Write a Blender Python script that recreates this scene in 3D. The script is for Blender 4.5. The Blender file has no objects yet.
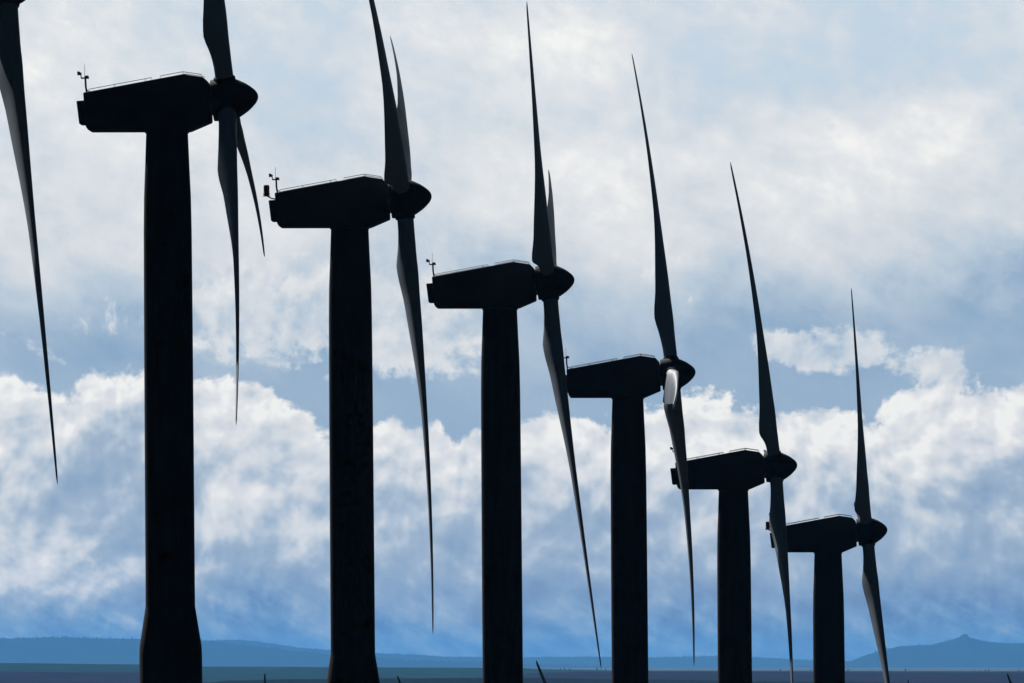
import bpy, bmesh, math, random
from mathutils import Vector, Matrix

random.seed(7)
SC = bpy.context.scene
COL = SC.collection
F = 11378.0            # focal length in pixels of the 1024 px wide frame (400 mm lens)
EYE = 662.0            # picture row of the eye level


def lin(r, g, b):
    f = lambda c: c / 12.92 if c <= 0.04045 else ((c + 0.055) / 1.055) ** 2.4
    return (f(r / 255), f(g / 255), f(b / 255), 1.0)


# ------------------------------------------------------------------ node helper
class NT:
    def __init__(self, tree):
        self.t = tree
        tree.nodes.clear()

    def new(self, kind, **props):
        n = self.t.nodes.new(kind)
        for k, v in props.items():
            setattr(n, k, v)
        return n

    def put(self, sock, v):
        if isinstance(v, bpy.types.NodeSocket):
            self.t.links.new(v, sock)
        else:
            sock.default_value = v

    def m(self, op, a, b=None, c=None, clamp=False):
        n = self.new('ShaderNodeMath', operation=op)
        n.use_clamp = clamp
        self.put(n.inputs[0], a)
        if b is not None:
            self.put(n.inputs[1], b)
        if c is not None:
            self.put(n.inputs[2], c)
        return n.outputs[0]

    def add(self, a, b): return self.m('ADD', a, b)
    def sub(self, a, b): return self.m('SUBTRACT', a, b)
    def mul(self, a, b): return self.m('MULTIPLY', a, b)
    def mad(self, a, b, c): return self.m('MULTIPLY_ADD', a, b, c)

    def sum(self, xs):
        r = xs[0]
        for x in xs[1:]:
            r = self.add(r, x)
        return r

    def step(self, v, lo, hi):
        n = self.new('ShaderNodeMapRange', interpolation_type='SMOOTHSTEP')
        self.put(n.inputs[0], v)
        n.inputs[1].default_value = lo
        n.inputs[2].default_value = hi
        n.inputs[3].default_value = 0.0
        n.inputs[4].default_value = 1.0
        return n.outputs[0]

    def vec(self, x, y, z=0.0):
        n = self.new('ShaderNodeCombineXYZ')
        self.put(n.inputs[0], x)
        self.put(n.inputs[1], y)
        self.put(n.inputs[2], z)
        return n.outputs[0]

    def noise(self, v, scale, detail=6.0, rough=0.55, dist=0.0, out=0, dims='3D'):
        n = self.new('ShaderNodeTexNoise', noise_dimensions=dims)
        self.put(n.inputs['Vector'], v)
        n.inputs['Scale'].default_value = scale
        n.inputs['Detail'].default_value = detail
        n.inputs['Roughness'].default_value = rough
        n.inputs['Distortion'].default_value = dist
        return n.outputs[out]

    def puffs(self, v, scale, detail=3.0, rough=0.5):
        """rounded heaps: 1 in the middle of a heap, 0 in the creases"""
        n = self.new('ShaderNodeTexVoronoi', voronoi_dimensions='2D', feature='SMOOTH_F1')
        n.normalize = True
        self.put(n.inputs['Vector'], v)
        n.inputs['Scale'].default_value = scale
        n.inputs['Detail'].default_value = detail
        n.inputs['Roughness'].default_value = rough
        n.inputs['Lacunarity'].default_value = 2.1
        n.inputs['Smoothness'].default_value = 0.35
        return self.m('SUBTRACT', 1.0, n.outputs['Distance'])

    def curve(self, x, pts, x0, x1):
        """piecewise curve through pts = [(x, value in 0..1)]"""
        n = self.new('ShaderNodeFloatCurve')
        t = self.m('DIVIDE', self.sub(x, x0), x1 - x0, clamp=True)
        self.put(n.inputs['Value'], t)
        c = n.mapping.curves[0]
        ps = [((a - x0) / (x1 - x0), b) for a, b in pts]
        c.points[0].location = ps[0]
        c.points[1].location = ps[-1]
        for p in ps[1:-1]:
            c.points.new(*p)
        n.mapping.update()
        return n.outputs[0]

    def ramp(self, x, stops, interp='LINEAR'):
        n = self.new('ShaderNodeValToRGB')
        self.put(n.inputs[0], x)
        cr = n.color_ramp
        cr.interpolation = interp
        cr.elements[0].position, cr.elements[0].color = stops[0]
        cr.elements[1].position, cr.elements[1].color = stops[-1]
        for p, c in stops[1:-1]:
            cr.elements.new(p).color = c
        return n.outputs[0]

    def mixf(self, f, a, b):
        return self.mad(f, self.sub(b, a), a)

    def mixc(self, f, a, b, mode='MIX'):
        n = self.new('ShaderNodeMix', data_type='RGBA', blend_type=mode)
        self.put(n.inputs[0], f)
        self.put(n.inputs[6], a)
        self.put(n.inputs[7], b)
        return n.outputs[2]


# ------------------------------------------------------------------ sky
SUN_ELEV, SUN_AZ = math.radians(40), math.radians(-30)      # az from +Y towards +X


def build_world():
    w = bpy.data.worlds.new("World")
    SC.world = w
    w.use_nodes = True
    N = NT(w.node_tree)

    def noise2(*a, **k):
        return N.noise(*a, dims='2D', **k)
    tc = N.new('ShaderNodeTexCoord')
    sp = N.new('ShaderNodeSeparateXYZ')
    N.put(sp.inputs[0], tc.outputs['Generated'])
    dx, dy, dz = sp.outputs
    # compass direction and height above the horizon, both in units of about half a degree
    u = N.mul(N.m('ARCTAN2', dx, dy), F / 100)
    v = N.mul(N.m('ARCSINE', dz), F / 100)
    P = N.vec(u, v)

    # domain warp
    wn = noise2(P, 0.6, 1.5, 0.5, out=1)
    ws = N.new('ShaderNodeVectorMath', operation='MULTIPLY_ADD')
    N.put(ws.inputs[0], wn)
    ws.inputs[1].default_value = (0.5, 0.4, 0.0)
    ws.inputs[2].default_value = (-0.25, -0.2, 0.0)
    wa = N.new('ShaderNodeVectorMath', operation='ADD')
    N.put(wa.inputs[0], P)
    N.put(wa.inputs[1], ws.outputs[0])
    Q = wa.outputs[0]
    # towards the light: up in the sky
    qs = N.new('ShaderNodeVectorMath', operation='ADD')
    N.put(qs.inputs[0], Q)
    qs.inputs[1].default_value = (-0.06, 0.13, 0.0)
    Q2 = qs.outputs[0]

    billow = N.mixf(0.45, N.puffs(Q, 1.15, 5.0, 0.55), noise2(Q, 1.7, 9.0, 0.58))
    relief = N.mul(N.sub(N.puffs(Q, 1.25, 3.0, 0.5), N.puffs(Q2, 1.25, 3.0, 0.5)), 0.85)
    fine = noise2(Q, 3.2, 9.0, 0.62)
    broad = noise2(P, 0.42, 5.0, 0.5)

    def blob(px, py, rx, ry, amp, rot=0.0):
        mp = N.new('ShaderNodeMapping', vector_type='TEXTURE')
        N.put(mp.inputs[0], P)
        mp.inputs[1].default_value = ((px - 512) / 100, (EYE - py) / 100, 0)
        mp.inputs[2].default_value = (0, 0, math.radians(rot))
        mp.inputs[3].default_value = (rx / 100, ry / 100, 1)
        ln = N.new('ShaderNodeVectorMath', operation='LENGTH')
        N.put(ln.inputs[0], mp.outputs[0])
        mr = N.new('ShaderNodeMapRange', interpolation_type='SMOOTHSTEP')
        N.put(mr.inputs[0], ln.outputs['Value'])
        mr.inputs[1].default_value, mr.inputs[2].default_value = 0.0, 1.85
        mr.inputs[3].default_value, mr.inputs[4].default_value = amp, 0.0
        return mr.outputs[0]

    def px_curve(pts):
        """a height above the horizon as a function of the compass direction"""
        return N.mul(N.curve(u, [((x - 512) / 100, (EYE - y) / 1000) for x, y in pts], -7.0, 7.0), 10.0)

    # clear air between the clouds, brightness 0 (deep blue) to 1 (white)
    base = N.curve(v, [(0, .19), (0.45, .22), (0.9, .28), (1.6, .37), (2.4, .44), (3.1, .50),
                       (3.8, .62), (4.4, .71), (5.2, .76), (6.0, .78), (6.7, .76), (9, .7), (12, .65)], 0.0, 12.0)
    # thin high veil, brighter streaks and blue gaps
    streak = noise2(N.vec(N.mad(v, -0.5, u), N.mad(u, 0.9, N.mul(v, 2.2))), 0.5, 9.0, 0.58)
    wisps = noise2(Q, 0.9, 9.0, 0.58)
    veil_amt = N.step(v, 1.6, 4.2)
    veil = N.mul(N.add(N.mul(N.sub(streak, 0.5), 0.56), N.mul(N.sub(wisps, 0.5), 0.24)), veil_amt)
    glow = N.sum([
        blob(60, 150, 150, 120, 0.104), blob(300, 215, 190, 45, 0.078), blob(560, 120, 130, 110, 0.117),
        blob(300, 95, 60, 55, -0.104, 30), blob(120, 20, 130, 40, 0.065), blob(500, 30, 120, 40, 0.078),
        blob(860, 50, 150, 50, -0.091), blob(960, 130, 110, 40, 0.091, 20), blob(810, 130, 45, 22, 0.111, -20),
        blob(700, 215, 160, 70, 0.078), blob(820, 305, 260, 60, -0.10), blob(60, 330, 120, 45, -0.046),
        blob(450, 130, 60, 70, -0.052), blob(650, 270, 70, 50, 0.065), blob(910, 220, 120, 60, 0.065),
    ])
    low = N.mul(N.add(N.mul(N.sub(wisps, 0.45), 0.80), N.mul(N.sub(fine, 0.5), 0.5)), N.m('MULTIPLY', N.step(v, -0.1, 0.2), N.step(v, 2.4, 1.0)))
    curls = N.mul(N.add(N.mul(N.sub(fine, 0.5), 0.22), N.mul(relief, 0.15)), N.step(v, 2.6, 4.2))
    low = N.add(low, N.sum([blob(2, 622, 34, 22, .24), blob(118, 622, 30, 20, .26), blob(560, 580, 40, 22, .12), blob(590, 640, 60, 16, .10, -30),
                            blob(424, 628, 40, 12, .16, -28), blob(300, 622, 60, 12, .14, -28), blob(860, 655, 40, 10, .10), blob(770, 590, 40, 24, .10)]))
    B = N.sum([base, veil, glow, low, curls])

    # low heaped bank: crisp, heaped tops, soft torn undersides
    top = px_curve([(-188, 400), (0, 374), (40, 382), (66, 396), (85, 378), (115, 366), (165, 370), (200, 380), (230, 372),
                    (265, 384), (300, 408), (335, 440), (368, 436), (385, 420), (412, 414), (440, 421), (456, 436), (475, 426),
                    (512, 420), (560, 413), (600, 418), (650, 410), (690, 390), (740, 399), (780, 408), (830, 404),
                    (868, 416), (905, 396), (960, 385), (1024, 384), (1212, 395)])
    depth = N.sub(N.add(N.add(top, N.mul(N.sub(billow, 0.62), 0.65)), N.mul(N.sub(fine, 0.5), 0.5)), v)
    soft_edge = N.add(N.mul(broad, 0.2), 0.02)
    A = N.step(depth, -0.02, 0.11)
    under = N.step(N.add(v, N.mul(N.sub(wisps, 0.5), 1.5)), 0.05, 0.85)
    A = N.mul(A, under)
    lit = N.sum([
        N.mul(N.m('EXPONENT', N.mul(N.m('MAXIMUM', depth, 0.0), -1.9)), 0.34),
        N.mul(relief, 1.9),
        N.mul(N.sub(fine, 0.5), 0.30),
        N.mul(N.sub(wisps, 0.5), 0.24),
    ])
    lobes = N.sum([
        blob(42, 574, 72, 32, .52, -8), blob(5, 500, 40, 60, .14), blob(120, 500, 60, 70, -.13), blob(225, 505, 40, 40, .22),
        blob(290, 560, 90, 50, .10), blob(300, 615, 90, 18, .14, -28), blob(255, 430, 60, 60, .14), blob(410, 480, 50, 50, .08),
        blob(450, 575, 50, 20, .16, -20), blob(540, 460, 60, 70, .10), blob(640, 470, 60, 80, .14), blob(740, 430, 70, 50, .16),
        blob(560, 570, 60, 60, -.06), blob(900, 470, 55, 34, .20, -30), blob(960, 420, 90, 30, .16), blob(985, 520, 80, 55, -.13),
        blob(700, 560, 60, 40, -.04), blob(180, 590, 70, 20, .05), blob(40, 430, 60, 40, .05), blob(820, 480, 70, 40, .08),
        blob(240, 590, 60, 20, -.10), blob(940, 600, 140, 40, -.12), blob(420, 620, 60, 18, .12, -25), blob(60, 630, 120, 12, -.05),
    ])
    # broad grading of the bank: dark blue undersides
    body = N.curve(v, [(0, .12), (0.5, .25), (1.0, .44), (1.6, .53), (2.3, .58), (3.2, .60), (6, .62)], 0.0, 6.0)
    Bc = N.sum([body, lit, lobes])
    # nearer heaps in front of the bank, each with its own bright crown and grey flank
    top2 = px_curve([(-188, 560), (0, 550), (40, 536), (82, 545), (105, 590), (150, 612), (192, 560), (214, 500), (250, 488), (290, 512), (332, 552),
                     (380, 470), (425, 460), (470, 492), (520, 503), (560, 470), (612, 460), (660, 482), (700, 508), (750, 474),
                     (800, 455), (850, 445), (900, 464), (940, 503), (980, 490), (1024, 512), (1212, 500)])
    depth2 = N.sub(N.add(N.add(top2, N.mul(N.sub(N.noise(Q, 1.4, 7.0, 0.6, dims='2D'), 0.5), 0.9)), N.mul(N.sub(billow, 0.62), 0.7)), v)
    A3 = N.mul(N.mul(N.step(depth2, -0.03, 0.14), under), 0.85)
    crown = N.mul(N.m('EXPONENT', N.mul(N.m('MAXIMUM', depth2, 0.0), -3.2)), 0.26)
    Bn = N.sum([N.sub(body, 0.02), crown, N.mul(relief, 1.7), N.mul(N.sub(fine, 0.5), 0.30), N.mul(N.sub(wisps, 0.5), 0.2), N.mul(lobes, 0.6)])
    Bc = N.mixf(A3, Bc, Bn)
    B = N.mixf(A, B, Bc)

    # small torn heaps above the bank
    patch = N.sum([
        blob(850, 352, 78, 26, .95, -6), blob(770, 345, 45, 14, .55, -25), blob(950, 372, 40, 26, .75, -30), blob(30, 345, 34, 14, .7, -20),
        blob(258, 308, 88, 62, 1.05), blob(415, 330, 78, 54, 1.1), blob(105, 315, 50, 22, .55), blob(800, 125, 50, 18, .55, -25),
        blob(650, 265, 60, 40, .45), blob(370, 295, 40, 30, .5),
    ])
    pd = N.add(patch, N.add(N.mul(N.sub(billow, 0.62), 1.1), N.mul(N.sub(fine, 0.5), 1.5)))
    A2 = N.mul(N.step(pd, 0.42, 0.85), 0.8)
    B2 = N.sum([0.80, N.mul(relief, 1.3), N.mul(N.sub(fine, 0.5), 0.5)])
    B = N.mixf(A2, B, B2)
    # torn scraps of cloud under the bank, down to the hills
    scraps = N.noise(N.vec(N.mad(v, 1.1, u), N.mad(u, 0.35, N.mul(v, 1.5))), 2.0, 7.0, 0.58, dims='2D')
    B = N.add(B, N.mul(N.add(N.mul(N.sub(scraps, 0.5), 0.85), N.mul(N.sub(fine, 0.5), 0.25)), N.step(v, 1.35, 0.45)))

    col = N.ramp(B, [
        (0.00, lin(60, 104, 158)), (0.12, lin(76, 119, 174)), (0.28, lin(105, 149, 191)), (0.45, lin(149, 175, 202)),
        (0.60, lin(184, 200, 216)), (0.75, lin(212, 217, 224)), (0.90, lin(231, 232, 234)), (1.0, lin(248, 247, 244))])
    # the shaded sides of the heaps are grey rather than blue
    col = N.mixc(N.mul(N.mul(A, N.step(B, 0.8, 0.4)), 0.55), col, lin(158, 175, 197))
    # the upper gaps are a paler, greener blue than the low ones
    col = N.mixc(N.mul(N.step(v, 3.8, 6.4), N.m('MULTIPLY', N.step(B, 0.95, 0.5), 0.75)), col, lin(196, 217, 234))

    # the clear sky itself
    sky = N.new('ShaderNodeTexSky', sky_type='NISHITA')
    sky.sun_disc = False
    sky.sun_elevation = SUN_ELEV
    sky.sun_rotation = SUN_AZ
    sky.air_density = 1.0
    sky.dust_density = 0.4
    sky.ozone_density = 2.0
    cloud = N.new('ShaderNodeVectorMath', operation='SCALE')
    N.put(cloud.inputs[0], col)
    cloud.inputs['Scale'].default_value = 10.0          # the Background below has strength 0.1
    # clouds bright about the view; a dark deck is added elsewhere to darken silhouettes
    front = N.add(N.mul(dy, math.cos(math.radians(14))), N.mul(dz, math.sin(math.radians(14))))
    view_side = N.step(front, 0.88, 0.975)
    unseen_deckn = N.step(N.noise(tc.outputs['Generated'], 3.0, 7.0, 0.6), 0.3, 0.75)
    deck = N.ramp(unseen_deckn, [(0.0, (0.04, 0.07, 0.12, 1)), (1.0, (0.12, 0.17, 0.24, 1))])
    c2 = N.mixc(view_side, deck, cloud.outputs[0])
    cover = N.mixf(view_side, 0.992, 0.94)
    c3 = N.mixc(cover, sky.outputs[0], c2)
    bg = N.new('ShaderNodeBackground')
    N.put(bg.inputs[0], c3)
    bg.inputs[1].default_value = 0.1
    out = N.new('ShaderNodeOutputWorld')
    N.put(out.inputs[0], bg.outputs[0])


build_world()


# ------------------------------------------------------------------ materials
def paint(name, c1, c2, scale, rough, spec=0.5, bump=0.0, coat=0.0):
    m = bpy.data.materials.new(name)
    m.use_nodes = True
    N = NT(m.node_tree)
    tc = N.new('ShaderNodeTexCoord')
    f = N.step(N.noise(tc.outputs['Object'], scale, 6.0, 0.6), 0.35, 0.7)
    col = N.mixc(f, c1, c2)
    p = N.new('ShaderNodeBsdfPrincipled')
    N.put(p.inputs['Base Color'], col)
    N.put(p.inputs['Roughness'], N.mixf(f, rough, rough + 0.12))
    p.inputs['Specular IOR Level'].default_value = spec
    p.inputs['Coat Weight'].default_value = coat
    p.inputs['Coat Roughness'].default_value = 0.08
    if bump:
        b = N.new('ShaderNodeBump')
        b.inputs['Strength'].default_value = bump
        N.put(b.inputs['Height'], N.noise(tc.outputs['Object'], scale * 6, 5.0, 0.6))
        N.put(p.inputs['Normal'], b.outputs[0])
    o = N.new('ShaderNodeOutputMaterial')
    N.put(o.inputs[0], p.outputs[0])
    return m


M_TOWER = paint('backlit_tower_colour', (.033, .033, .038, 1), (.038, .038, .043, 1), 0.5, 0.75, 0.08)  # backlit shade put into the base colour; the towers themselves are white
M_NAC = paint('backlit_housing_colour', (.037, .037, .045, 1), (.043, .043, .051, 1), 0.8, 0.7, 0.12)  # white housing given its backlit darkness as base colour
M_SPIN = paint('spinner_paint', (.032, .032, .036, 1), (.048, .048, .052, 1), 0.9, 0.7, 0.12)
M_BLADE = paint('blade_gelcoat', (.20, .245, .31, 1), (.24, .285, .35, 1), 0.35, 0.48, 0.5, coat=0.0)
M_COLLAR = paint('pale_collar_paint', (.40, .41, .42, 1), (.55, .55, .55, 1), 1.5, 0.45)
M_RAIL = paint('galvanised_steel', (.42, .43, .44, 1), (.58, .58, .58, 1), 5.0, 0.4, 0.5)
M_DARK = paint('dark_fittings', (.03, .03, .032, 1), (.05, .05, .05, 1), 4.0, 0.6, 0.2)
M_LAMP = paint('dark_red_glass', (.10, .012, .010, 1), (.14, .02, .015, 1), 4.0, 0.25, 0.5)


# ------------------------------------------------------------------ mesh helpers
def link_mesh(name, bm, mat, parent=None, smooth=True, sharp=40):
    bmesh.ops.recalc_face_normals(bm, faces=bm.faces)
    me = bpy.data.meshes.new(name)
    bm.to_mesh(me)
    bm.free()
    if smooth:
        for p in me.polygons:
            p.use_smooth = True
        me.set_sharp_from_angle(angle=math.radians(sharp))
    me.materials.append(mat)
    o = bpy.data.objects.new(name, me)
    COL.objects.link(o)
    if parent:
        o.parent = parent
    return o


def loft(bm, rings, close_ends=True):
    vr = [[bm.verts.new(p) for p in r] for r in rings]
    for a, b in zip(vr, vr[1:]):
        n = len(a)
        for i in range(n):
            bm.faces.new((a[i], a[(i + 1) % n], b[(i + 1) % n], b[i]))
    if close_ends:
        bm.faces.new(vr[0])
        bm.faces.new(vr[-1])


def lathe_z(bm, prof, n=48, c=(0, 0)):
    loft(bm, [[(c[0] + r * math.cos(2 * math.pi * k / n), c[1] + r * math.sin(2 * math.pi * k / n), z) for k in range(n)] for z, r in prof])


def lathe_x(bm, prof, n=48):
    loft(bm, [[(x, r * math.cos(2 * math.pi * k / n), r * math.sin(2 * math.pi * k / n)) for k in range(n)] for x, r in prof])


def pipe(bm, pts, r, n=8):
    pts = [Vector(p) for p in pts]
    rings = []
    for i, p in enumerate(pts):
        d = (pts[min(i + 1, len(pts) - 1)] - pts[max(i - 1, 0)]).normalized()
        a = d.orthogonal().normalized() if abs(d.y) > .9 else d.cross(Vector((0, 1, 0))).normalized()
        b = d.cross(a)
        rings.append([p + (a * math.cos(2 * math.pi * k / n) + b * math.sin(2 * math.pi * k / n)) * r for k in range(n)])
    loft(bm, rings)


def prism_y(bm, prof, half, bevel=0.0):
    n0 = len(bm.verts)
    vs = [[bm.verts.new((x, s * half, z)) for x, z in prof] for s in (-1, 1)]
    n = len(prof)
    fs = [bm.faces.new(vs[0]), bm.faces.new(vs[1])]
    for i in range(n):
        fs.append(bm.faces.new((vs[0][i], vs[0][(i + 1) % n], vs[1][(i + 1) % n], vs[1][i])))
    if bevel:
        es = {e for f in fs for e in f.edges}
        bmesh.ops.bevel(bm, geom=list(es), offset=bevel, segments=3, affect='EDGES', profile=0.5)


# ------------------------------------------------------------------ the wind turbine
LEAN = math.radians(-0.45)   # the towers stand a touch out of plumb
HUB = 36.0             # height of the rotor centre over the foot
XR = 2.68              # the rotor plane stands this far before the tower axis
R = 22.0               # blade tip radius
TILT = math.radians(5.74)


def lerp(tab, x):
    for (a, va), (b, vb) in zip(tab, tab[1:]):
        if x <= b:
            t = (x - a) / (b - a)
            t = max(0, t)
            t = t * t * (3 - 2 * t) * 0.35 + t * 0.65
            return va + (vb - va) * t
    return tab[-1][1]


CHORD = [(0.02, .84), (0.04, .88), (0.135, 2.02), (0.17, 2.12), (0.24, 1.92), (0.5, 1.20), (0.75, .80), (0.94, .50), (0.985, .38), (1.0, .14)]
THICK = [(0.02, 1.0), (0.04, .7), (0.135, .27), (0.24, .23), (0.5, .19), (0.75, .18), (1.0, .17)]
TWIST = [(0.02, 30), (0.135, 27), (0.24, 20), (0.5, 9.5), (0.75, 5.5), (1.0, 4.0)]


def blade_mesh(bend, cone=0.9, pitch=2.5):
    """span along +Z, leading edge towards +Y, upwind face towards +X"""
    bm = bmesh.new()
    fr = [0.02, 0.045, 0.07, 0.085, 0.10, 0.115, 0.13, 0.145, 0.16, 0.18, 0.20, 0.225, 0.25, 0.29, 0.33, 0.38, 0.43, 0.48, 0.54,
          0.6, 0.66, 0.72, 0.78, 0.84, 0.9, 0.94, 0.97, 0.985, 0.995, 1.0]
    n = 28
    rings = []
    for f in fr:
        c, tk = lerp(CHORD, f), lerp(THICK, f)
        tw = math.radians(lerp(TWIST, f) + pitch)
        ax = cone * f - bend * f * f
        round_ = min(1.0, max(0.0, 1 - (f - 0.03) / 0.112))
        ring = []
        for k in range(n):
            a = 2 * math.pi * k / n
            s = 0.5 + 0.5 * math.cos(a)                 # 1 = trailing edge, 0 = leading edge
            up = math.sin(a)
            foil = 5 * tk * (0.2969 * math.sqrt(s) - 0.126 * s - 0.3516 * s * s + 0.2843 * s ** 3 - 0.1036 * s ** 4) * c
            side = 1.15 if up < 0 else 0.85             # suction side (-X) is fuller
            ya, xa = (0.24 - s) * c, (foil * side if up >= 0 else -foil * side)
            rc = min(c, .86) / 2
            yc, xc = -math.cos(a) * rc, math.sin(a) * rc
            y, x = ya + (yc - ya) * round_, xa + (xc - xa) * round_
            ring.append((ax + x * math.cos(tw) + y * math.sin(tw), y * math.cos(tw) - x * math.sin(tw), f * R))
        rings.append(ring)
    loft(bm, rings)
    return bm


def tower_bm():
    bm = bmesh.new()
    lathe_z(bm, [(12.95, 1.12), (14, 1.115), (20, 1.11), (26, 1.10), (30, 1.085), (31.6, 1.06), (33.0, 1.0), (34.45, .945), (34.56, .945)], 56)
    return bm


def foot_bm():
    bm = bmesh.new()
    lathe_z(bm, [(-1.2, 1.47), (0, 1.45), (10.9, 1.415), (11.3, 1.40), (12.2, 1.26), (13.0, 1.135), (13.07, 1.128)], 56)
    return bm


def nacelle_bm():
    bm = bmesh.new()
    prof = [(-.74, .68), (-.98, .95), (-1.9, 1.09), (-6.40, .26), (-6.28, -1.27), (-6.17, -1.44), (-1.66, -1.44), (-.68, -1.02)]
    prism_y(bm, prof, 1.18, 0.05)
    return bm


def rail_bm(y, seg):
    """one roof rail on its short feet"""
    bm = bmesh.new()
    top = lambda x: 1.09 + (x + 1.9) * (0.83 / 4.5) if x < -1.9 else 1.09 - (x + 1.9) * 0.152
    pipe(bm, [(seg[0], y, top(seg[0]) - .02)] + [(x, y, top(x) + .115) for x in seg] + [(seg[-1], y, top(seg[-1]) - .02)], .017, 6)
    for x in seg[1:-1]:
        pipe(bm, [(x, y, top(x) - .02), (x, y, top(x) + .115)], .014, 6)
    return bm


TOWER_M = Matrix.Translation((0, 0, 34.5)) @ Matrix.Rotation(LEAN, 4, 'Y') @ Matrix.Translation((0, 0, -34.5))
BLADES = {}


def make_turbine(name='wind_turbine', beacon=False, bends=(1.0, 1.0, 1.0), angles=(0, 120, 240), yaw=0.0, pitch=5.0):
    root = bpy.data.objects.new(name, None)
    root.empty_display_size = 2
    COL.objects.link(root)
    if 'tower' not in BLADES:
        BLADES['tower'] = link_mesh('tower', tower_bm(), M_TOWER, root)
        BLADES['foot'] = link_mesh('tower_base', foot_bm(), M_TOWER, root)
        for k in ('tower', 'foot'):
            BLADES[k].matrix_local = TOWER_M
    else:
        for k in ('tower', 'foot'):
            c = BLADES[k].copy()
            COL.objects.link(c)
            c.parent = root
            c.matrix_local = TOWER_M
    Y = Matrix.Rotation(yaw, 4, 'Z')
    H = Y @ Matrix.Translation((XR, 0, HUB))               # nacelle frame: origin at the rotor centre
    T = H @ Matrix.Rotation(-TILT, 4, 'Y')                 # rotor frame: +X along the shaft

    def part(key, build, mat, mtx, parent=None, name=None, smooth=True):
        nm = name or key
        if key in BLADES:
            o = BLADES[key].copy()
            COL.objects.link(o)
        else:
            o = link_mesh(nm, build(), mat, None, smooth)
            BLADES[key] = o
        o.parent = parent or root
        o.matrix_local = mtx
        return o
    I = Matrix.Identity(4)
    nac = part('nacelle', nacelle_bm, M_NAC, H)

    def vent():
        bm = bmesh.new()
        prism_y(bm, [(-6.36, -.07), (-6.73, -.10), (-6.60, -1.14), (-6.24, -1.14)], .8, .03)
        return bm
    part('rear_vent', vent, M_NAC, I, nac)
    for y in (-.98, .98):
        for q, seg in enumerate(([-6.15, -5.0, -3.6, -3.32], [-2.92, -1.9, -1.05])):
            part('roof_rail_%d_%d' % (q, y > 0), lambda: rail_bm(y, seg), M_RAIL, I, nac, 'roof_rail')

    def yawring():
        bm = bmesh.new()
        lathe_z(bm, [(-1.53, 1.0), (-1.43, 1.0)], 48, (-XR, 0))
        return bm
    part('yaw_ring', yawring, M_DARK, I, nac)

    def mast():
        bm = bmesh.new()
        pipe(bm, [(-6.33, .55, .2), (-6.40, .55, .62), (-6.42, .55, 1.06)], .045, 8)
        pipe(bm, [(-6.40, .55, .48), (-6.15, .55, .36), (-5.95, .55, .36)], .022, 6)
        pipe(bm, [(-6.62, .55, 1.0), (-6.25, .55, 1.0)], .035, 6)
        pipe(bm, [(-6.45, .55, 1.0), (-6.45, .55, 1.62)], .010, 5)
        return bm
    ms = part('weather_mast', mast, M_DARK, H)

    def vane():
        bm = bmesh.new()
        pipe(bm, [(-6.60, .55, 1.0), (-6.63, .55, 1.16)], .025, 6)
        prism_y(bm, [(-6.78, 1.12), (-6.60, 1.14), (-6.58, 1.22), (-6.70, 1.30), (-6.79, 1.30)], .03)
        for v in bm.verts:
            if abs(abs(v.co.y) - .03) < 1e-5:
                v.co.y += .55
        return bm
    part('wind_vane', vane, M_DARK, I, ms)

    def cups():
        bm = bmesh.new()
        lathe_z(bm, [(1.0, .03), (1.03, .09), (1.10, .10), (1.12, .04)], 12, (-6.36, .55))
        return bm
    part('anemometer', cups, M_DARK, I, ms)

    if beacon:
        def bracket():
            bm = bmesh.new()
            pipe(bm, [(-6.86, -.3, .16), (-6.62, -.3, .02), (-6.36, -.3, -.02)], .03, 6)
            pipe(bm, [(-6.86, -.1, .16), (-6.62, -.1, .02), (-6.36, -.1, -.02)], .03, 6)
            lathe_z(bm, [(.12, .20), (.15, .20), (.17, .13)], 16, (-6.86, -.2))
            return bm
        bk = part('beacon', bracket, M_DARK, H)

        def glass():
            bm = bmesh.new()
            lathe_z(bm, [(.17, .10), (.20, .16), (.27, .17), (.30, .145), (.60, .15), (.68, .13), (.70, .05)], 18, (-6.86, -.2))
            return bm
        part('lamp_glass', glass, M_LAMP, I, bk)

    def spinner():
        bm = bmesh.new()
        lathe_x(bm, [(-.64, .90), (-.62, .93), (-.3, .965), (0.0, .975), (.30, .945), (.60, .835), (.93, .645), (1.13, .49),
                     (1.32, .31), (1.41, .175), (1.44, .09), (1.45, .02)], 56)
        return bm
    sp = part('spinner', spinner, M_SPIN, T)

    def shaft():
        bm = bmesh.new()
        lathe_x(bm, [(-.80, .66), (-.63, .66)], 40)
        return bm
    part('shaft_collar', shaft, M_COLLAR, I, sp)

    for a, b in zip(angles, bends):
        key = 'blade_%.3f_%.1f' % (b, pitch)
        mtx = T @ Matrix.Rotation(-math.radians(a), 4, 'X')
        bl = part(key, lambda: blade_mesh(b, pitch=pitch), M_BLADE, mtx, name='blade')

        def sleeve():
            bm = bmesh.new()
            lathe_z(bm, [(.80, .50), (.97, .50), (1.03, .48), (1.05, .44), (1.055, .40)], 32, (0.02, 0))
            return bm
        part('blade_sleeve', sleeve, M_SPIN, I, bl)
    return root


def at(px, py, D):
    """world point seen at that picture position from the origin, D metres away"""
    return Vector(((px - 512) / F * D, D, (EYE - py) / F * D))


def tag(o, label=None, cat=None, group=None, kind=None):
    for k, v in (('label', label), ('category', cat), ('group', group), ('kind', kind)):
        if v:
            o[k] = v


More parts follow.
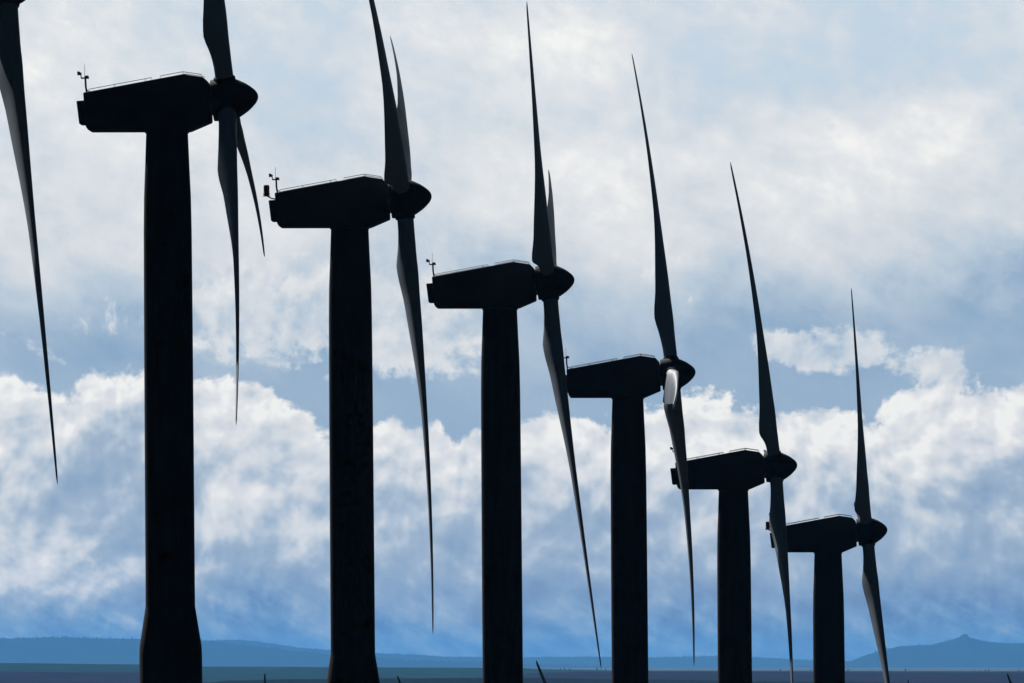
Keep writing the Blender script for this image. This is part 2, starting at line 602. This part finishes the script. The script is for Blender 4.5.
ROW = 'wind turbines standing in the row'
rows = [
    # rotor centre (px), scale px/m, first blade angle, yaw deg, bend, beacon, label
    (4.5, -17, 24.9, 202.2, -0.5, 0.40, False,
     'nearest wind turbine, cut by the left edge so that just one hanging blade shows'),
    (226, 99, 22.16, -13.2, -2.0, 1.0, False,
     'tallest whole wind turbine in the row, its thick tower flaring out above the fields'),
    (402.9, 198.6, 19.9, -55.0, -2.0, (1.2, 1.5, 1.5), True,
     'second tallest whole wind turbine, a beacon box at its rear and two blades bunched upwards'),
    (548.4, 282, 18.1, -48.6, -2.1, (.05, .85, .0), False,
     'dark wind turbine whose long lower blade crosses the rear of the white-bladed turbine'),
    (671.9, 374, 16.45, 23.8, -1.2, (1.4, 1.4, 0.9), False,
     'wind turbine with one blade pointing forwards that shines white below the spinner'),
    (774.9, 467, 15.5, -28.2, -2.9, (1.5, 1.5, 1.3), False,
     'second smallest of the whole wind turbines, its lower blade crossing the rear of the smallest'),
    (866.6, 531.6, 14.4, -41.6, -1.7, (.3, 1.0, .1), True,
     'smallest and lowest whole wind turbine, at the far end of the row'),
]
feet = []
for px, py, s, th, yaw, bend, bea, label in rows:
    D = F / s
    t = make_turbine(beacon=bea, bends=bend if isinstance(bend, tuple) else (bend,) * 3, angles=(th, th + 120, th + 240), yaw=math.radians(yaw), pitch=2.0 if yaw == -2.0 and th > -20 else 5.0)
    c = at(px, py, D)
    off = Matrix.Rotation(math.radians(yaw), 4, 'Z') @ Vector((XR, 0, HUB))
    t.location = c - off
    feet.append(Vector(t.location))
    tag(t, label, 'wind turbine', ROW)

# far turbines in the valley behind: only the raised blade tips show over the fields
FAR = 'far wind turbines down in the valley'
far = [(265.2, 673.5, 1450, 12, 1.2, 'far turbine showing just a blade tip between the two tallest towers'),
       (397.4, 675.0, 1500, -28, 1.4, 'far turbine showing just a blade tip right beside the second tallest tower'),
       (536.3, 660.3, 1320, -30, 1.4, 'far turbine whose leaning blade tip rises highest over the fields, beside the third whole tower'),
       (908.0, 679.5, 1550, -5, 1.2, 'far turbine whose tiny blade tip barely shows right of the smallest whole turbine'),
       (1007.0, 672.8, 1400, -30, 1.4, 'far turbine whose blade tip pokes up below the pointed hill')]
for px, py, D, th, bend, label in far:
    yaw = math.radians(-25)
    t = make_turbine(bends=(bend,) * 3, angles=(th, th + 120, th + 240), yaw=yaw)
    T = Matrix.Rotation(yaw, 4, 'Z') @ Matrix.Translation((XR, 0, HUB)) @ Matrix.Rotation(-TILT, 4, 'Y') @ Matrix.Rotation(-math.radians(th), 4, 'X')
    tip = T @ Vector((0.9 - bend, 0, R))
    t.location = at(px, py, D) - tip
    feet.append(Vector(t.location))
    tag(t, label, 'wind turbine', FAR)


# ------------------------------------------------------------------ terrain
def interp(tab, x):
    if x <= tab[0][0]:
        return tab[0][1]
    for (a, va), (b, vb) in zip(tab, tab[1:]):
        if x <= b:
            t = (x - a) / (b - a)
            t = t * t * (3 - 2 * t)
            return va + (vb - va) * t
    return tab[-1][1]


def wob(x, seed, scale):
    r = 0
    for i, (fq, am) in enumerate(((1, 1), (2.3, .5), (5.1, .25), (11.7, .12))):
        r += am * math.sin(x / scale * fq + seed * 3.7 + i * 1.9)
    return r


L1 = [(0, 663), (140, 664.3), (205, 666.6), (512, 667.8), (560, 669.6), (640, 670.6), (1024, 671.2)]
L2 = [(0, 671.5), (140, 672.5), (230, 684), (470, 684), (540, 672.8), (600, 671.6), (1024, 672.4)]
L3 = [(0, 692), (170, 687), (230, 680.5), (290, 679.2), (400, 678.3), (512, 677.6), (640, 679.5), (800, 681.5), (1024, 684.5)]
near = [(0, -1.7), (60, -2.6), (300, -6.8)] + [(f.y, f.z) for f in feet[:7]] + [(1000, -45), (1250, -60), (3000, -63)]


def ground_z(x, y):
    a = 512 + F * x / max(abs(y), 300)
    if y < 0:
        return -1.7 - 1.2 * (1 - math.exp(y / 900)) + 0.4 * wob(x, 1, 700) * min(1, -y / 500)
    if y <= 3000:
        # the ridge keeps its height near the row and falls off to both sides
        side = min(1.0, max(0.0, (abs(x) - 60) / 900.0))
        z = interp(near, y)
        return z - 14 * side * side * (1 if y < 1200 else 0)
    R3 = (EYE - interp(L3, a)) / F * 12000
    R2 = (EYE - interp(L2, a)) / F * 18000
    R1 = (EYE - interp(L1, a)) / F * 26000
    tab = [(3000, -63), (12000, R3), (13800, R3 - 22), (18000, R2), (20500, R2 - 18), (26000, R1), (31000, R1 - 16), (48000, -32), (70000, -36), (130000, -40)]
    return interp(tab, y)


def axis(parts):
    r = []
    for a, b, st in parts:
        x = a
        while x < b - 1e-6:
            r.append(x)
            x += st
    r.append(parts[-1][1])
    return r


xs = axis([(-128000, -16000, 8000), (-16000, -4000, 1000), (-4000, -1600, 150), (-1600, -640, 60), (-640, 640, 20), (640, 1600, 60),
           (1600, 4000, 150), (4000, 16000, 1000), (16000, 128000, 8000)])
ys = axis([(-128000, -4000, 4000), (-4000, 0, 400), (0, 1400, 20), (1400, 3000, 200), (3000, 27000, 200), (27000, 32000, 500), (32000, 128000, 4000)])
# bed every foot on the ground
gz = [[ground_z(x, y) for x in xs] for y in ys]
for f in feet:
    for j, y in enumerate(ys):
        if abs(y - f.y) > 400:
            continue
        for i, x in enumerate(xs):
            d = math.hypot(x - f.x, y - f.y)
            if d < 110:
                w = 1.0 if d < 30 else (1 - (d - 30) / 80) ** 2 * (1 + 2 * (d - 30) / 80)
                gz[j][i] += (f.z - gz[j][i]) * w
ZLOW = min(min(r) for r in gz)
bm = bmesh.new()
V = [[bm.verts.new((x, y, gz[j][i])) for i, x in enumerate(xs)] for j, y in enumerate(ys)]
for j in range(len(ys) - 1):
    for i in range(len(xs) - 1):
        bm.faces.new((V[j][i], V[j][i + 1], V[j + 1][i + 1], V[j + 1][i]))

mg = bpy.data.materials.new('farmland')
mg.use_nodes = True
N = NT(mg.node_tree)
geo = N.new('ShaderNodeNewGeometry')
sep = N.new('ShaderNodeSeparateXYZ')
N.put(sep.inputs[0], geo.outputs['Position'])
gx, gy, _ = sep.outputs
pn = N.vec(N.mul(gx, 0.002), N.mul(gy, 0.0004))
nz = N.noise(pn, 1.0, 8.0, 0.6)
fine = N.noise(N.vec(N.mul(gx, 0.014), N.mul(gy, 0.003)), 1.0, 6.0, 0.65)
rows_ = N.add(N.mul(N.sub(nz, 0.5), 2600), gy)
g_col = N.ramp(N.m('DIVIDE', rows_, 80000), [
    (0.0, (.013, .017, .018, 1)), (0.03, (.013, .017, .018, 1)),       # grass on the near ridge
    (0.10, (.014, .020, .022, 1)), (0.172, (.014, .020, .022, 1)),     # dark fallow
    (0.186, (.030, .018, .040, 1)), (0.256, (.032, .019, .042, 1)),    # ploughed, reddish
    (0.272, (.016, .044, .026, 1)), (0.36, (.020, .052, .030, 1)),     # green crop
    (0.45, (.16, .16, .13, 1)), (0.80, (.20, .19, .15, 1)),            # pale stubble far off
    (0.90, (.06, .08, .05, 1)), (1.0, (.05, .07, .05, 1))])
g_col = N.mixc(N.mul(N.step(fine, .38, .62), .75), g_col, (.010, .016, .018, 1))
tufts = N.noise(N.vec(N.mul(gx, 0.35), N.mul(gy, 0.35)), 1.0, 8.0, 0.7)
g_col = N.mixc(N.mul(N.step(tufts, .45, .75), N.m('MULTIPLY', N.step(gy, 2500, 1200), 0.7)), g_col, (.034, .036, .022, 1))
pb = N.new('ShaderNodeBsdfDiffuse')
N.put(pb.inputs['Color'], g_col)
mo = N.new('ShaderNodeOutputMaterial')
N.put(mo.inputs[0], pb.outputs[0])
ground = link_mesh('ground', bm, mg, sharp=180)
tag(ground, 'dry grass ridge and striped dark farmland running out to the hills', 'ground', kind='structure')

# hills on the horizon: each a ridge with real depth
mh = bpy.data.materials.new('hill_forest')
mh.use_nodes = True
N = NT(mh.node_tree)
geo = N.new('ShaderNodeNewGeometry')
hn = N.noise(geo.outputs['Position'], 0.006, 8.0, 0.65)
hc = N.ramp(hn, [(0.3, (.008, .016, .016, 1)), (0.55, (.014, .025, .022, 1)), (0.75, (.034, .042, .034, 1))])
pb = N.new('ShaderNodeBsdfDiffuse')
N.put(pb.inputs['Color'], hc)
mo = N.new('ShaderNodeOutputMaterial')
N.put(mo.inputs[0], pb.outputs[0])


def lin_interp(tab, x):
    if x <= tab[0][0]:
        return tab[0][1]
    for (a, va), (b, vb) in zip(tab, tab[1:]):
        if x <= b:
            return va + (vb - va) * (x - a) / (b - a)
    return tab[-1][1]


def hill(D, ridge, rough, label, seed, px0, px1, step):
    bm = bmesh.new()
    base = -40.0
    rings = []
    prof = [(-3200, 0.0), (-2400, .10), (-1700, .30), (-1100, .50), (-600, .74), (-250, .93), (0, 1.0), (300, .92), (900, .6), (2000, .2), (3200, 0)]
    n = int((px1 - px0) / step)
    rr = random.Random(seed)
    crest = []
    for i in range(n + 1):
        px = px0 + i * step
        z = (EYE - lin_interp(ridge, px)) / F * D
        z += rough * (wob(px, seed, 22) * 1.0 + wob(px, seed + 2, 3.1) * .4)
        x = (px - 512) / F * D
        crest.append((x, D + 160 * wob(px, seed + 5, 60), z))
        ring = []
        for k, (dy, h) in enumerate(prof):
            hh = h + (0.06 * wob(px + k * 13, seed + k, 17) if 0 < h < 1 else 0)
            ring.append((x, D + dy + (160 * wob(px, seed + 5, 60) if 0 < h else 0), base + (z - base) * max(0, hh)))
        rings.append(ring)
    vr = [[bm.verts.new(p) for p in r] for r in rings]
    for a, b in zip(vr, vr[1:]):
        for k in range(len(prof) - 1):
            bm.faces.new((a[k], b[k], b[k + 1], a[k + 1]))
    o = link_mesh('hills', bm, mh, sharp=180)
    tag(o, label, 'hills', kind='structure')
    return crest


H1 = [(-1400, 630), (-300, 634), (0, 638.5), (60, 638), (140, 638.8), (200, 641), (260, 647), (330, 655), (400, 660), (520, 664), (700, 670)]
H2 = [(60, 662), (150, 648), (205, 641), (222, 640), (243, 640), (258, 641.5), (275, 644), (300, 648), (340, 651), (450, 657), (512, 657.5), (575, 657), (660, 657.4),
      (720, 656), (770, 658), (850, 662), (1000, 666)]
H3 = [(780, 668), (850, 661), (868, 654.5), (885, 649.5), (900, 646.5), (930, 645), (945, 641.5), (955, 638.6), (960, 636.9), (962.5, 634.6), (966, 634.6),
      (968.5, 637.2), (985, 641), (1000, 643), (1030, 643.5), (1200, 650), (1700, 660)]
c1 = hill(76000, H1, 1.3, 'flat topped blue wooded hills on the left horizon', 3, -1400, 700, 2.0)
c2 = hill(92000, H2, 1.5, 'low blue hills on the middle horizon, rising to a blunt rise near the tallest tower', 5, 60, 1000, 2.0)
c3 = hill(82000, H3, 1.3, 'blue hills on the right horizon with a small pointed butte', 8, 780, 1700, 2.0)

# woods on the ridges: a far mass of conifers nobody could count
bm = bmesh.new()
rr = random.Random(11)


def conifer(x, y, z, h):
    n = 5
    r = h * rr.uniform(.22, .36)
    vs = [bm.verts.new((x + r * math.cos(2 * math.pi * k / n), y + r * math.sin(2 * math.pi * k / n), z - 1)) for k in range(n)]
    m = [bm.verts.new((x + .7 * r * math.cos(2 * math.pi * k / n + .4), y + .7 * r * math.sin(2 * math.pi * k / n), z + h * .45)) for k in range(n)]
    t = bm.verts.new((x + rr.uniform(-.1, .1) * h, y, z + h))
    for k in range(n):
        bm.faces.new((vs[k], vs[(k + 1) % n], m[(k + 1) % n], m[k]))
        bm.faces.new((m[k], m[(k + 1) % n], t))


for cr, dens, hs in ((c1, 1.5, (8, 18)), (c2, .9, (8, 18)), (c3, .35, (8, 20))):
    for (x, y, z), (x2, y2, z2) in zip(cr, cr[1:]):
        if abs(x) > 5000:
            continue
        for _ in range(int(dens * 2 + rr.random())):
            t = rr.random()
            if rr.random() < .25 + .5 * (0.5 + 0.5 * math.sin(x / 180.0)):
                conifer(x + (x2 - x) * t, y + (y2 - y) * t + rr.uniform(-30, 30), z + (z2 - z) * t - 3, rr.uniform(*hs))
for _ in range(26):                                      # scattered trees on the far field edge
    px = rr.uniform(540, 1100)
    x, y = (px - 512) / F * 26300, 26300 + rr.uniform(-150, 350)
    conifer(x, y, ground_z(x, y) - .4, rr.uniform(3.5, 7.5))
woods = link_mesh('woods', bm, mh, smooth=False)
tag(woods, 'far blue woods along the hill crests', 'woods', kind='stuff')

# ------------------------------------------------------------------ air
ztop = 225.0
bm = bmesh.new()
bmesh.ops.create_cube(bm, size=1.0)
for vv in bm.verts:
    vv.co = Vector((vv.co.x * 256400, vv.co.y * 256400, ztop if vv.co.z > 0 else ZLOW - 1.5))
mz = bpy.data.materials.new('blue_haze')
mz.use_nodes = True
N = NT(mz.node_tree)
pv = N.new('ShaderNodeVolumePrincipled')
pv.inputs['Color'].default_value = (.135, .45, .97, 1)
pv.inputs['Density'].default_value = 1.15e-5
pv.inputs['Anisotropy'].default_value = 0.4
mo = N.new('ShaderNodeOutputMaterial')
N.put(mo.inputs['Volume'], pv.outputs[0])
hz = link_mesh('haze', bm, mz, smooth=False)
tag(hz, 'blue haze that veils the far hills and fields', 'haze', kind='stuff')

# ------------------------------------------------------------------ sun
sl = bpy.data.lights.new('sun', 'SUN')
sl.energy = 5.0
sl.angle = math.radians(0.5)
sl.color = (1.0, 0.95, 0.88)
so = bpy.data.objects.new('sun', sl)
COL.objects.link(so)
sd = Vector((math.sin(SUN_AZ) * math.cos(SUN_ELEV), math.cos(SUN_AZ) * math.cos(SUN_ELEV), math.sin(SUN_ELEV)))
so.rotation_euler = sd.to_track_quat('Z', 'Y').to_euler()

# ------------------------------------------------------------------ camera
cd = bpy.data.cameras.new('camera')
cd.sensor_width = 36.0
cd.lens = F / 1024 * 36.0
cd.clip_start = 1.0
cd.clip_end = 500000.0
cam = bpy.data.objects.new('camera', cd)
COL.objects.link(cam)
cam.location = (0, 0, 0)
cam.rotation_euler = (math.radians(90) + math.atan((EYE - 341.5) / F), 0, 0)
SC.camera = cam

SC.view_settings.view_transform = 'Standard'
SC.view_settings.look = 'None'
SC.view_settings.exposure = 0.0
SC.view_settings.gamma = 1.0
SC.cycles.use_denoising = True
SC.cycles.max_bounces = 4
SC.cycles.use_adaptive_sampling = True
SC.cycles.adaptive_threshold = 0.012
SC.cycles.adaptive_min_samples = 12
SC.cycles.volume_bounces = 0
